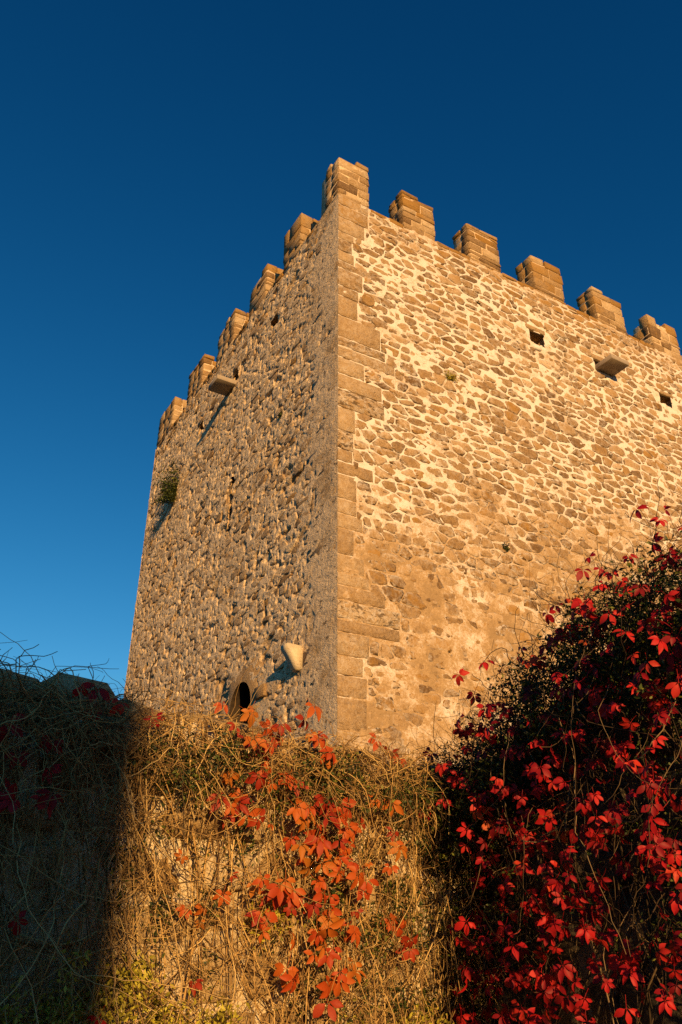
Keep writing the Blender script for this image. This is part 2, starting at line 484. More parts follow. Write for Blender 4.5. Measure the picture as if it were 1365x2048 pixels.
M_leaf_yellow = leaf_material('small_yellow_leaf', [(0.0, (0.18, 0.15, 0.015)), (0.5, (0.42, 0.36, 0.04)), (1.0, (0.58, 0.50, 0.07))], 0.3, False)

# ------------------------------------------------------------------ ground
gv = np.array([[-3000, -3000, 0], [3000, -3000, 0], [3000, 3000, 0], [-3000, 3000, 0]], float)
tag(obj('ground', mesh_arrays('ground', gv, [(0, 1, 2, 3)]), M_ground), kind='structure')

# ================================================================== TOWER
CX, CY = -0.0596, 12.0
tower = empty('castle_tower', (CX, CY, 0), R(30.6))
tag(tower, 'square golden stone castle tower with battlements rising behind the creeper wall', 'tower')
W_R, W_L, Z_TOP, Z_LOW = 13.9, 12.17, 15.82, 2.4
DEP = 0.6
cz_, sz_ = math.cos(R(30.6)), math.sin(R(30.6))
TH = R(27.8)
def proj_area(frame, a, z, w, h):
    """how large a piece of wall shows from the footpath"""
    def px(a, z):
        x, y = (a, 0) if frame == 'x' else (0, a)
        X = CX + x * cz_ - y * sz_; Y = CY + x * sz_ + y * cz_; Zc = z - 1.6
        fw = Y * math.cos(TH) + Zc * math.sin(TH); u = -Y * math.sin(TH) + Zc * math.cos(TH)
        return X / fw, u / fw
    p = px(a, z); q = px(a + w, z); r = px(a, z + h)
    if abs(p[0]) > 0.44: return 0
    return abs((q[0] - p[0]) * (r[1] - p[1]) - (q[1] - p[1]) * (r[0] - p[0]))

# --- openings (a centre, z centre, width, height)
holes_R = [(5.56, 14.18, 0.46, 0.42), (7.72, 14.20, 0.42, 0.36), (10.12, 14.03, 0.46, 0.34)]
holes_L = [(3.05, 14.50, 0.34, 0.34), (5.32, 14.42, 0.26, 0.4), (7.69, 14.15, 0.34, 0.34)]
slit = (5.06, 10.43, 0.14, 1.5)
win = (3.72, 5.33, 0.50)       # centre, springing height, radius
def rect_hole(c):
    return lambda a, z: (np.abs(a - c[0] + 0.06 * (vnoise(a, z, 0.16, 7) - .5)) < c[2] / 2) & (np.abs(z - c[1] + 0.07 * (vnoise(a, z, 0.17, 18) - .5)) < c[3] / 2)
def slit_hole(a, z):
    return (np.abs(a - slit[0] - 0.05 * (vnoise(z, z * 0, 0.3, 5) - 0.5)) < slit[2] / 2 * (0.9 + 0.6 * vnoise(z, z * 0, 0.12, 8))) & (np.abs(z - slit[1]) < slit[3] / 2)
def win_hole(a, z, pad=0.04):
    return (np.hypot(a - win[0], np.maximum(z - win[1], 0)) < win[2] + pad)& (z > 4.0)

# --- right face
def hR(a, z):
    h = 0.020 * (vnoise(a, z, 0.30, 1) - 0.5) + 0.018 * (vnoise(a, z, 0.11, 2) - 0.5) + 0.012 * (vnoise(a, z, 0.06, 3) - 0.5)
    cover = 0.014 * sstep(9.4, 6.6, z) * sstep(0.25, 0.7, vnoise(a, z, 1.3, 4)) + 0.006 * sstep(0.55, 0.85, vnoise(a, z, 0.9, 9))
    h = h + cover - 0.02 * sstep(0.72, 0.86, vnoise(a, z * 1.8, 0.16, 6))
    return h * sstep(0, 0.15, a)
def tR(a, z, h):
    low = sstep(10.0, 6.8, z + 1.6 * (vnoise(a, z, 1.4, 11) - 0.5) - 0.10 * a)
    st = 0.22 + 0.48 * low + 0.26 * sstep(0.45, 0.8, vnoise(a, z * 1.4, 0.8, 12)) + 0.22 * (vnoise(a, z * 1.6, 0.25, 15) - 0.4) - 0.25 * low * sstep(0.62, 0.85, vnoise(a, z * 1.6, 0.7, 13))
    st = st + 0.35 * sstep(15.2, 15.9, z)
    li = 0.45 * sstep(15.0, 15.9, z) + 0.25 * low * sstep(0.6, 0.9, vnoise(a, z, 0.5, 14))
    return np.stack([st, li, 0 * a], -1)
grid_wall('wall', 'x', 0, W_R, Z_LOW, Z_TOP, 0.03, hR, tR, M_mortar, tower, [rect_hole(c) for c in holes_R])['label'] = 'sunlit face with pale mortar between brown stones'

# --- left face (rough, raked by the sun)
def hL(a, z):
    zz = z + 0.15 * a
    fine = sstep(0.5, 2.1, a) * 0.82 + 0.18
    smooth_win = sstep(0.5, 1.1, np.hypot((a - 3.55) / 1.25, (z - 5.1) / 1.1))
    n1 = vnoise(a * .5, zz, 0.42, 21) - 0.5; n2 = vnoise(a * .5, zz * 1.2, 0.17, 22) - 0.5; n3 = vnoise(a * .6, z, 0.085, 23) - 0.5; n4 = vnoise(a * .7, z, 0.05, 24) - 0.5
    h = 0.010 * n1 + 0.008 * n2 + 0.010 * n3 + 0.009 * n4
    h = h - 0.045 * sstep(0.68, 0.76, vnoise(a * .55, zz * 1.1, 0.15, 25)) - 0.028 * sstep(0.66, 0.74, vnoise(a * .6, z, 0.085, 26)) - 0.018 * sstep(0.68, 0.76, vnoise(a * .6, z, 0.055, 27))
    h = h * fine * (0.25 + 0.75 * smooth_win)
    return (h + 0.004 + 0.004 * sstep(1.8, 0.6, a)) * sstep(0, 0.12, a)
def tL(a, z, h):
    st = 0.26 + 0.5 * (vnoise(a, z, 0.3, 31) - 0.5) + 0.5 * (vnoise(a, z, 1.6, 32) - 0.5) - 9.0 * h
    st = st + 0.12 * sstep(2.0, 0.3, a)
    li = 0.40 * sstep(14.6, 15.9, z) + 0.22 * sstep(0.6, 0.9, vnoise(a, z, 0.45, 33)) + 0.1
    return np.stack([st, li, 0 * a], -1)
grid_wall('wall', 'y', 0, W_L, Z_LOW, Z_TOP, 0.021, hL, tL, M_rough, tower, [rect_hole(c) for c in holes_L] + [slit_hole, win_hole])['label'] = 'rough pitted face raked by low sunlight'

# --- far faces and flat roof, closing the block
V = [(0, 0, Z_TOP - .006), (W_R, 0, Z_TOP - .006), (W_R, W_L, Z_TOP - .006), (0, W_L, Z_TOP - .006), (W_R, 0, 0), (W_R, W_L, 0), (0, W_L, 0), (0, 0, 0),
     (0, 0, Z_LOW + .02), (W_R, 0, Z_LOW + .02), (0, W_L, Z_LOW + .02)]
me = mesh_arrays('wall', np.array(V, float), [(0, 1, 2, 3), (1, 4, 5, 2), (2, 5, 6, 3), (7, 4, 9, 8), (6, 7, 8, 10)], (0.5, 0.2, 0))
obj('wall', me, M_rough, tower)

# --- recesses behind the openings
def recess(frame, a, z, w, h, depth, name):
    p = 0.09
    a0, a1, z0, z1 = a - w / 2 - p, a + w / 2 + p, z - h / 2 - p, z + h / 2 + p
    pts = [(a0, -0.03, z0), (a1, -0.03, z0), (a1, -0.03, z1), (a0, -0.03, z1), (a0, -depth, z0), (a1, -depth, z0), (a1, -depth, z1), (a0, -depth, z1)]
    V = np.concatenate([to3(frame, [q[0]], [q[1]], [q[2]]) for q in pts])
    return obj(name, mesh_arrays(name, V, [(4, 5, 6, 7), (0, 1, 5, 4), (1, 2, 6, 5), (2, 3, 7, 6), (3, 0, 4, 7)], (0.45, 0.15, 0)), M_rubble, tower)
for c in holes_R: recess('x', *c, 0.55, 'putlog_hole')
for c in holes_L: recess('y', *c, 0.55, 'putlog_hole')
recess('y', slit[0], slit[1], 0.2, slit[3], 0.6, 'loophole')

# --- arched window with smooth dressed surround
cw, zs, rw = win
inner = [(cw + rw, 4.05)] + [(cw + rw * math.cos(t), zs + rw * math.sin(t)) for t in np.linspace(0, math.pi, 23)] + [(cw - rw, 4.05)]
rs = np.random.RandomState(5)
outer = []
for k, (a, z) in enumerate(inner):
    t = math.pi * (k - 1) / 22
    if k == 0: outer.append((cw + 0.95, 4.05))
    elif k == 24: outer.append((cw - 1.0, 4.05))
    else:
        rr = (0.95 + 0.25 * abs(math.sin(t * 2))) * (1 + rs.uniform(-0.05, 0.05))
        outer.append((cw + rr * math.cos(t), zs - 0.05 + 0.9 * rr * math.sin(t)))
N = len(inner)
def L3(l, o): return np.concatenate([to3('y', [a], [o], [z]) for a, z in l])
V = np.concatenate([L3(inner, 0.010), L3(outer, -0.006), L3(outer, -0.08), L3(inner, -0.75)])
F = []
for i in range(N - 1):
    F += [(i, i + 1, N + i + 1, N + i), (N + i, N + i + 1, 2 * N + i + 1, 2 * N + i)]
w_o = obj('arched_window', mesh_arrays('arched_window', V, F, (0.55, 0.1, 0)), M_quoin, tower)
w_o['label'] = 'small dark arched window with smooth dressed surround'
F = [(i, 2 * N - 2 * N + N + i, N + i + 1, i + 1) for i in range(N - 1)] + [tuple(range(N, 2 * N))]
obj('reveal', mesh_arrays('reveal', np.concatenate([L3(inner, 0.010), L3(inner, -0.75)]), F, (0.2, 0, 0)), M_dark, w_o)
rb = np.random.RandomState(9)
V, F = cbox((-0.005, 2.76, 5.42), (0.12, 0.44, 0.22), 0.01, rb, 0.006)
obj('hinge_block', mesh_arrays('hinge_block', V, F, (0.35, 0, 0)), M_quoin, tower)

# --- corbel: a wedge bracket with a bellied underside
prof = [(-0.05, 5.86), (0.30, 5.87), (0.295, 5.80), (0.21, 5.68), (0.13, 5.55), (0.08, 5.46), (-0.05, 5.44)]
V = []
for a in (1.18, 1.42):
    V += [(-o, a, z) for o, z in prof]
n = len(prof)
F = [tuple(range(n)), tuple(range(2 * n - 1, n - 1, -1))] + [(i, i + n, (i + 1) % n + n, (i + 1) % n) for i in range(n)]
obj('corbel', mesh_arrays('corbel', np.array(V), F, (1.0, 0.12, 0)), M_corbel, tower)['label'] = 'pale wedge shaped corbel beside the arched window'

# --- two dressed slabs jutting out below the battlements
V, F = cbox((7.83, -0.17, 14.08), (0.62, 0.72, 0.13), 0.006, rb, 0.004)
obj('slab', mesh_arrays('slab', V, F, (0.55, 0, 0)), M_slab, tower)
V, F = cbox((-0.17, 5.55, 14.12), (0.72, 0.62, 0.13), 0.006, rb, 0.004)
obj('slab', mesh_arrays('slab', V, F, (0.6, 0, 0)), M_slab, tower)

# --- corner stones
rq = np.random.RandomState(21)
quoins = []; stones = []       # (frame for area, area, V, F, tone, material)
z = 3.2; k = 0
while z < Z_TOP - 0.12:
    h = min(rq.choice([0.22, 0.27, 0.33, 0.42, 0.52]) * rq.uniform(.92, 1.08), Z_TOP - z)
    if Z_TOP - z - h < 0.15: h = Z_TOP - z
    lr, ll = (rq.uniform(0.65, 1.4), rq.uniform(0.35, 0.6)) if rq.rand() < 0.5 else (rq.uniform(0.3, 0.62), rq.uniform(0.6, 1.2))
    quoins.append((z, h, lr, ll))
    pr = rq.uniform(0.012, 0.018); pl = -0.001
    V, F = cbox(((lr - pl) / 2, (ll - pr) / 2, z + h / 2), (lr + pl, ll + pr, h - 0.024), 0.008, rq, 0.0035)
    lowdark = 0.1 * (z < 8)
    stones.append((10.0, V, F, (rq.uniform(0.3, 0.8), rq.uniform(0, 0.2) + 0.3 * (z > 15), 0.12 + 0.5 * rq.rand() ** 2), M_quoin))
    z += h; k += 1
def quoin_len(z, side):
    for q in quoins:
        if q[0] <= z <= q[0] + q[1]: return q[2 + side]
    return 0.5

# --- rubble stones
rR = np.random.RandomState(77)
for P in cells(W_R - 0.1, 3.3, Z_TOP - 0.08, 0.38, 0.205, 2.0, 1, lambda z: quoin_len(z, 0), holes_R):
    c = P.mean(0); ext = P.max(0) - P.min(0)
    lowf = float(sstep(9.5, 6.5, c[1])); top = float(sstep(14.9, 15.7, c[1]))
    t = (np.clip(rR.normal(0.44, 0.22), 0, 1), np.clip(rR.normal(0.09, 0.15), 0, 0.5) + 0.25 * top + 0.10 * lowf, 0.5 * rR.rand() ** 2)
    g = poly_stone('x', P, 0.018 + 0.06 * rR.rand() ** 1.6, rR.uniform(0.005, 0.020), rR, t)
    if g is None: continue
    stones.append((proj_area('x', c[0], c[1], ext[0], ext[1]), g[0], g[1], g[2], M_stone))
for i in range(620):      # little packing stones pinned into the joints
    a = rR.uniform(0.4, W_R - .3); z = rR.uniform(5.5, Z_TOP - .15); w = rR.uniform(0.07, 0.17); h = w * rR.uniform(0.35, 0.7)
    if any(abs(a - q[0]) < q[2] / 2 + .12 and abs(z - q[1]) < q[3] / 2 + .12 for q in holes_R) or a < quoin_len(z, 0) + .1: continue
    V, F = stone_geo('x', a, z, w, h, rR.uniform(0.008, 0.02), rR, n=7, tilt=0.006, rough=0.16)
    stones.append((0.0, V, F, (np.clip(rR.normal(0.4, 0.28), 0, 1), abs(rR.normal(0, .15)), 0.2), M_stone))
for fr, hs_ in (('x', holes_R), ('y', holes_L)):       # flat stones bridging the holes
    for (a, z, w, h) in hs_:
        lw = w + rR.uniform(0.16, 0.3); c = (a + rR.uniform(-.04, .04), 0.14, z + h / 2 + 0.05); sz3 = (lw, 0.31 if fr == 'x' else 0.29, 0.13)
        if fr == 'y': c, sz3 = (c[1], c[0], c[2]), (sz3[1], sz3[0], sz3[2])
        V, F = cbox(c, sz3, 0.012, rR, 0.010)
        obj('lintel', mesh_arrays('lintel', V, F, (rR.uniform(.35, .6), 0.2, 0.1)), M_quoin, tower)
rL = np.random.RandomState(78)
avoid_L = holes_L + [(slit[0], slit[1], 0.3, slit[3]), (cw, 5.0, 1.9, 2.4), (1.3, 5.65, 0.3, 0.45)]
left_join = Join()
for P in cells(W_L - 0.04, 3.3, Z_TOP - 0.1, 0.42, 0.16, 2.2, 2, lambda z: quoin_len(z, 1), avoid_L):
    if rL.rand() < 0.25: continue
    c = P.mean(0); top = float(sstep(14.8, 15.8, c[1]))
    t = (np.clip(rL.normal(0.60, 0.26), 0, 1), np.clip(rL.normal(0.10, 0.14), 0, 0.5) + 0.25 * top, 0)
    g = poly_stone('y', P, rL.uniform(0.02, 0.06), rL.uniform(-0.006, 0.007), rL, t, tilt=0.006)
    if g is not None: left_join.add(*g)
stones.sort(key=lambda s: -s[0])
rest = Join()
for i, (ar, V, F, t, m) in enumerate(stones):
    if i < 300: obj('stone', mesh_arrays('stone', V, F, t), m, tower)
    else: rest.add(V, F, t)
rest.build('rubble_stones', M_stone, tower, 'stuff')['label'] = 'remaining brown rubble stones of the sunlit face'
left_join.build('rubble_stones', M_rubble, tower, 'stuff')['label'] = 'small uneven rubble stones of the raked face'
# white stone under one hole, and the carved roundel
V, F = stone_geo('x', 5.50, 13.84, 0.26, 0.15, 0.05, rR)
obj('stone', mesh_arrays('stone', V, F, (-0.3, 0, 0)), M_mortar, tower)
V = []; F = []
nr = 20
for rr, o in ((0.155, 0.0), (0.150, 0.030), (0.118, 0.030), (0.112, 0.012), (0.075, 0.030), (0.02, 0.034)):
    V += [(0.72 + rr * math.cos(2 * math.pi * i / nr), -o, 13.08 + rr * math.sin(2 * math.pi * i / nr)) for i in range(nr)]
for r_ in range(5):
    F += [(r_ * nr + i, r_ * nr + (i + 1) % nr, (r_ + 1) * nr + (i + 1) % nr, (r_ + 1) * nr + i) for i in range(nr)]
F.append(tuple(range(5 * nr, 6 * nr)))
obj('carved_roundel', mesh_arrays('carved_roundel', np.array(V), F, (0.55, 0.35, 0)), M_quoin, tower)

# --- battlements
rm = np.random.RandomState(31)
def merlon(x0, x1, y0, y1, top, along):
    """box footprint in tower coordinates; blocks laid in courses round a mortar core"""
    core_in = 0.024
    V, F = cbox(((x0 + x1) / 2, (y0 + y1) / 2, (Z_TOP - 0.1 + top - 0.16) / 2), (x1 - x0 - 2 * core_in, y1 - y0 - 2 * core_in, top - 0.16 - Z_TOP + 0.1), 0.03, rm, 0.01)
    core = obj('merlon', mesh_arrays('merlon', V, F, (0.45, 0.35, 0)), M_rough, tower)
    z = Z_TOP - 0.03; k = 0
    while z < top - 0.08:
        h = rm.choice([0.12, 0.16, 0.2, 0.25, 0.31]) * rm.uniform(0.9, 1.1)
        if top - z - h < 0.11: h = top - z
        zt = float(sstep(16.2, 17.0, z + h))
        L = (x1 - x0) if along == 'x' else (y1 - y0)
        cuts = [0, L] if rm.rand() < 0.15 else [0, L * (rm.uniform(0.25, 0.46) if k % 2 else rm.uniform(0.54, 0.78)), L]
        if L > 1.15: cuts = [0, L * rm.uniform(.25, .4), L * rm.uniform(.58, .74), L]
        dep = [0, DEP * rm.uniform(0.4, 0.6), DEP]
        for c0, c1 in zip(cuts[:-1], cuts[1:]):
            for d0, d1 in zip(dep[:-1], dep[1:]):
                if z + h > top - 0.02 and rm.rand() < 0.22: continue
                o = rm.uniform(-0.007, 0.008)
                ga = rm.uniform(0.008, 0.022)
                sa, sd, sh = c1 - c0 - ga, d1 - d0 - ga, h - rm.uniform(0.006, 0.02)
                ca, cd = (c0 + c1) / 2, (d0 + d1) / 2 - (o if d0 == 0 else -o)
                ca += (-o if c0 == 0 else o if c1 == L else 0)
                if along == 'x': c, s = (x0 + ca, y0 + cd, z + h / 2), (sa, sd, sh)
                else: c, s = (x0 + cd, y0 + ca, z + h / 2), (sd, sa, sh)
                V, F = cbox(c, s, rm.uniform(0.007, 0.024), rm, 0.013)
                t = (np.clip(rm.normal(0.50, 0.27), 0, 1), np.clip(rm.normal(0.10, 0.12), 0, 1) + 0.26 * zt, 0)
                obj('block', mesh_arrays('block', V, F, t), M_merlon, core)
        z += h; k += 1
merlon(0, 0.82, 0, 0.85, 17.2, 'x')
for a0, a1 in [(1.75, 2.66), (3.68, 4.68), (5.79, 6.85), (8.01, 9.14), (10.2, 11.42), (12.45, 13.6)]:
    merlon(a0, a1, 0, DEP, 17.1 + rm.uniform(-0.05, 0.05), 'x')
for a0, a1 in [(1.79, 2.71), (3.69, 4.73), (5.72, 6.94), (8.08, 9.36), (10.66, 12.17)]:
    merlon(0, DEP, a0, a1, 17.06 + rm.uniform(-0.04, 0.04), 'y')
# coping stones along the crenel sills
def coping(a0, a1, along):
    a = a0
    while a < a1 - 0.08:
        w = min(rm.uniform(0.22, 0.5), a1 - a)
        h = rm.uniform(0.09, 0.15)
        o = rm.uniform(0.0, 0.03)
        c, s = (a + w / 2, DEP / 2 - o, Z_TOP + 0.03 + rm.uniform(-.012, .012) - h / 2), (w - 0.012, DEP, h)
        if along == 'y': c, s = (c[1], c[0], c[2]), (s[1], s[0], s[2])
        V, F = cbox(c, s, 0.015, rm, 0.012)
        obj('coping_stone', mesh_arrays('coping_stone', V, F, (rm.uniform(0.2, 0.5), rm.uniform(0.35, 0.7), 0)), M_merlon, tower)
        a += w
mx = [(0, .82), (1.75, 2.66), (3.68, 4.68), (5.79, 6.85), (8.01, 9.14), (10.2, 11.42), (12.45, 13.6)]
for p, q in zip(mx[:-1], mx[1:]): coping(p[1] + .01, q[0] - .01, 'x')
my = [(0, .85), (1.79, 2.71), (3.69, 4.73), (5.72, 6.94), (8.08, 9.36), (10.66, 12.17)]
for p, q in zip(my[:-1], my[1:]): coping(p[1] + .01, q[0] - .01, 'y')

# ================================================================== tufts growing on the tower
def small_leaves(n, centre_fn, size, rng, droop=0.0):
    """n little four-sided leaves -> V (4n,3), F (n,4), tone"""
    C = np.array([centre_fn(i) for i in range(n)])
    d = rng.normal(size=(n, 3)); d /= np.linalg.norm(d, axis=1, keepdims=True)
    u = rng.normal(size=(n, 3)); u -= (u * d).sum(1, keepdims=True) * d; u /= np.linalg.norm(u, axis=1, keepdims=True)
    v = np.cross(d, u)
    s = (size * rng.uniform(0.6, 1.3, n))[:, None]
    V = np.stack([C - u * s, C + v * s * 0.45 + d * s * 0.12, C + u * s, C - v * s * 0.45 + d * s * 0.12], 1).reshape(-1, 3)
    F = np.arange(4 * n).reshape(n, 4)
    T = np.repeat(np.stack([rng.rand(n), 0 * C[:, 0], 0 * C[:, 0]], 1), 4, 0)
    return V, F, T

TM = Matrix.Translation((CX, CY, 0)) @ Matrix.Rotation(R(30.6), 4, 'Z')
def tuft(name, frame, a, z, w, h, n, label, mat, seed, lsize=0.03):
    rng = np.random.RandomState(seed)
    base = TM @ Vector(to3(frame, [a], [0.0], [z])[0])
    e_ = empty(name, base, R(30.6))
    tag(e_, label, 'plant', 'tufts growing out of the tower')
    # stems fan out of the joint and rise
    paths = []; 
    ns = 26
    for i in range(ns):
        side = rng.uniform(-1, 1); out = rng.uniform(0.25, 0.9); up = rng.uniform(0.0, 1.0)
        m_ = 6; tt = np.linspace(0, 1, m_)
        a_ = side * w / 2 * tt; o_ = -0.02 + out * w * 0.55 * tt; z_ = h * (up * tt ** 1.4 - 0.12 * tt)
        paths.append(to3(frame, a_, o_, z_))
    paths = np.array(paths)
    V, F = tubes(paths, np.linspace(0.006, 0.003, 6)[None, :].repeat(ns, 0))
    obj('stems', mesh_arrays('stems', V, F, (0.4, 0, 0)), M_dtwig, e_)
    def cf(i):
        p = paths[rng.randint(ns)]; t = rng.uniform(0.25, 1.05) * 4.99; k = int(min(t, 4)); f = t - k
        return p[k] * (1 - f) + p[k + 1] * f + rng.normal(0, 0.035 * w / 0.5, 3)
    V, F, T = small_leaves(n, cf, lsize, rng)
    o = obj('foliage', mesh_arrays('foliage', V, F, T), mat, e_); o['kind'] = 'stuff'
tuft('wall_shrub', 'y', 9.45, 12.65, 1.05, 1.1, 2600, 'largest green shrub growing from the raked tower face', M_leaf_green, 1, 0.035)
tuft('wall_tuft', 'y', 2.42, 11.36, 0.18, 0.2, 220, 'small green tuft on the raked tower face below the slab', M_leaf_green, 2, 0.022)
tuft('wall_tuft', 'x', 2.74, 11.82, 0.34, 0.16, 260, 'brownish dry tuft on sunlit tower face beside the corner stones', M_leaf_yellow, 3, 0.022)
tuft('wall_tuft', 'x', 3.79, 8.10, 0.2, 0.2, 200, 'dark tuft low on the sunlit tower face above the creeper', M_leaf_green, 4, 0.022)
tuft('wall_tuft', 'x', 3.75, 14.42, 0.12, 0.1, 120, 'tiny green tuft just under the sunlit battlements', M_leaf_green, 5, 0.02)

# ================================================================== GARDEN WALL (faces the sun) and SIDE WALL (turned away)
E47 = R(47)
gw = empty('garden_wall', (0.4, 4.5, 0), R(90 - 47))       # local x along the wall, -y towards the path
tag(gw, 'low rubble stone wall in front of tower under dry vine stems', 'wall')
GA0, GA1, GZ = -4.6, 1.2, 2.38
def gtop(a): return GZ + 0.05 * (vnoise(a, a * 0, 0.5, 61) - 0.5) + 0.05 * sstep(-1.7, -2.3, a) * (vnoise(a, a * 0, 0.2, 62))
def hG(a, z):
    return 0.05 * (vnoise(a, z, 0.5, 63) - 0.5) + 0.03 * (vnoise(a, z, 0.16, 64) - 0.5) + 0.018 * (vnoise(a, z, 0.06, 65) - 0.5) + 0.008 * (vnoise(a, z, 0.03, 66) - 0.5)
def tG(a, z, h):
    return np.stack([0.30 + 0.7 * (vnoise(a, z, 0.35, 67) - 0.5) - 4 * h, 0 * a + 0.08, 0 * a], -1)
grid_wall('wall_face', 'x', GA0, GA1, 0.0, GZ, 0.018, hG, tG, M_gmortar, gw, topfun=gtop)
V = [(GA0, .62, 0), (GA1, .62, 0), (GA1, .62, GZ), (GA0, .62, GZ), (GA0, 0, GZ - .01), (GA1, 0, GZ - .01), (GA0, 0, 0), (GA1, 0, 0)]
obj('wall_back', mesh_arrays('wall_back', np.array(V, float), [(0, 1, 2, 3), (3, 2, 5, 4), (6, 0, 3, 4), (1, 7, 5, 2)], (0.5, 0.1, 0)), M_gmortar, gw)
rg = np.random.RandomState(55)
z = 0.05; gl = []
while z < GZ - 0.05:
    h = rg.uniform(0.14, 0.27); a = GA0
    while a < GA1:
        w = rg.uniform(0.16, 0.46); gl.append((a + w / 2, min(z + h / 2 + 0.04 * (vnoise(a, z, .6, 70) - .5), GZ - h / 2), w, h)); a += w
    z += h
small = Join()
for (a, z, w, h) in gl:
    g_ = rg.uniform(0.025, 0.06)
    V, F = stone_geo('x', a, z, w - g_, h - g_, rg.uniform(0.0, 0.045), rg, n=10, tilt=0.02, rough=0.12)
    t = (np.clip(rg.normal(0.55, 0.22), 0, 1), abs(rg.normal(0, 0.12)), 0)
    if a > -3.0 and z > 0.9: obj('stone', mesh_arrays('stone', V, F, t), M_gstone, gw)
    else: small.add(V, F, t)
small.build('rubble_stones', M_gstone, gw, 'stuff')
a = GA0
while a < GA1 - 0.1:      # rough coping blocks on the top
    w = rg.uniform(0.25, 0.5); h = rg.uniform(0.05, 0.11) + (0.03 if a < -1.7 else -0.02)
    V, F = cbox((a + w / 2, 0.28, GZ + h / 2 - 0.03), (w - 0.02, 0.62, h), 0.03, rg, 0.02)
    obj('coping_stone', mesh_arrays('coping_stone', V, F, (rg.uniform(.3, .7), rg.uniform(0, .25), 0)), M_gstone, gw)
    a += w

K = Vector((0.4 + 0.5 * math.sin(E47), 4.5 + 0.5 * math.cos(E47), 0))
sw = empty('side_wall', K, R(-90 + 18))        # local x from the corner towards the path, -y (outward) to the open side
tag(sw, 'shaded stone wall buried under the red creeper', 'wall')
SL = 2.75
def stop_(a): return 2.32 + 0.42 * sstep(-0.2, 1.7, a) + 0.04 * (vnoise(a, a * 0, 0.3, 81) - 0.5)
def hS(a, z): return 0.06 * (vnoise(a, z, 0.4, 82) - 0.5) + 0.03 * (vnoise(a, z, 0.12, 83) - 0.5) + 0.01 * (vnoise(a, z, 0.05, 84) - 0.5)
def tS(a, z, h): return np.stack([0.55 + 0.5 * (vnoise(a, z, 0.3, 85) - 0.5) - 3 * h, 0 * a, 0 * a], -1)
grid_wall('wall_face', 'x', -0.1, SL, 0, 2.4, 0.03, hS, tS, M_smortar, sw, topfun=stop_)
xs = np.linspace(-0.1, SL, 24)
V = np.concatenate([np.stack([xs, 0 * xs + 0.02, stop_(xs) - .01], 1), np.stack([xs, 0 * xs + 0.6, stop_(xs)], 1), np.stack([xs, 0 * xs + 0.6, 0 * xs], 1)])
F = [(i, i + 1, 25 + i, 24 + i) for i in range(23)] + [(24 + i, 25 + i, 49 + i, 48 + i) for i in range(23)]
V = np.concatenate([V, [(SL, 0.0, 0)]])
F.append((23, 72, 71, 47))
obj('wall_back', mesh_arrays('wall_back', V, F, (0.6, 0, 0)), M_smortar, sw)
z = 0.3
while z < 2.2:
    h = rg.uniform(0.16, 0.3); a = 0.0
    while a < SL - 0.2:
        w = rg.uniform(0.2, 0.5)
        V, F = stone_geo('x', a + w / 2, z + h / 2, w - .04, h - .04, rg.uniform(0.01, 0.05), rg, n=9, tilt=0.02)
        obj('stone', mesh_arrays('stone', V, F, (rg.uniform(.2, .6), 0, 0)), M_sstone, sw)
        a += w
    z += h

# ------------------------------------------------------------------ creepers
def walks(n, m, start, heading, curl, step, rng, pull=None):
    """random curling stems in wall coordinates (a, out, z)"""
    P = np.zeros((n, m, 3)); P[:, 0] = start
    d = heading / (np.linalg.norm(heading, axis=1, keepdims=True) + 1e-9)
    st = step * rng.uniform(0.6, 1.4, (n, 1))
    bend = rng.normal(0, curl, (n, 3))
    for k in range(1, m):
        d = d + bend * 0.5 + rng.normal(0, curl, (n, 3))
        if pull is not None: d = d + pull
        d /= np.linalg.norm(d, axis=1, keepdims=True)
        P[:, k] = P[:, k - 1] + d * st
    return P
def stems_mesh(name, sets, mat, parent, rng, minout=0.0):
    VV = []; FF = []; TT = []; n0 = 0
    for P, r0, r1 in sets:
        n, m, _ = P.shape
        Q = P.copy(); Q[..., 1] = np.maximum(Q[..., 1], minout)
        W = np.stack([Q[..., 0], -Q[..., 1], Q[..., 2]], -1)
        rad = np.linspace(1, 0.45, m)[None, :] * (r0 + (r1 - r0) * rng.rand(n, 1) ** 2) * 0.85
        V, F = tubes(W, rad)
        VV.append(V); FF.append(F + n0); n0 += len(V)
        TT.append(np.repeat(np.clip(rng.normal(0.45, 0.32, n), 0, 1), m * 3))
    T = np.concatenate(TT); T = np.stack([T, 0 * T, 0 * T], 1)
    o = obj(name, mesh_arrays(name, np.concatenate(VV), np.concatenate(FF), T), mat, parent); o['kind'] = 'stuff'
    return o

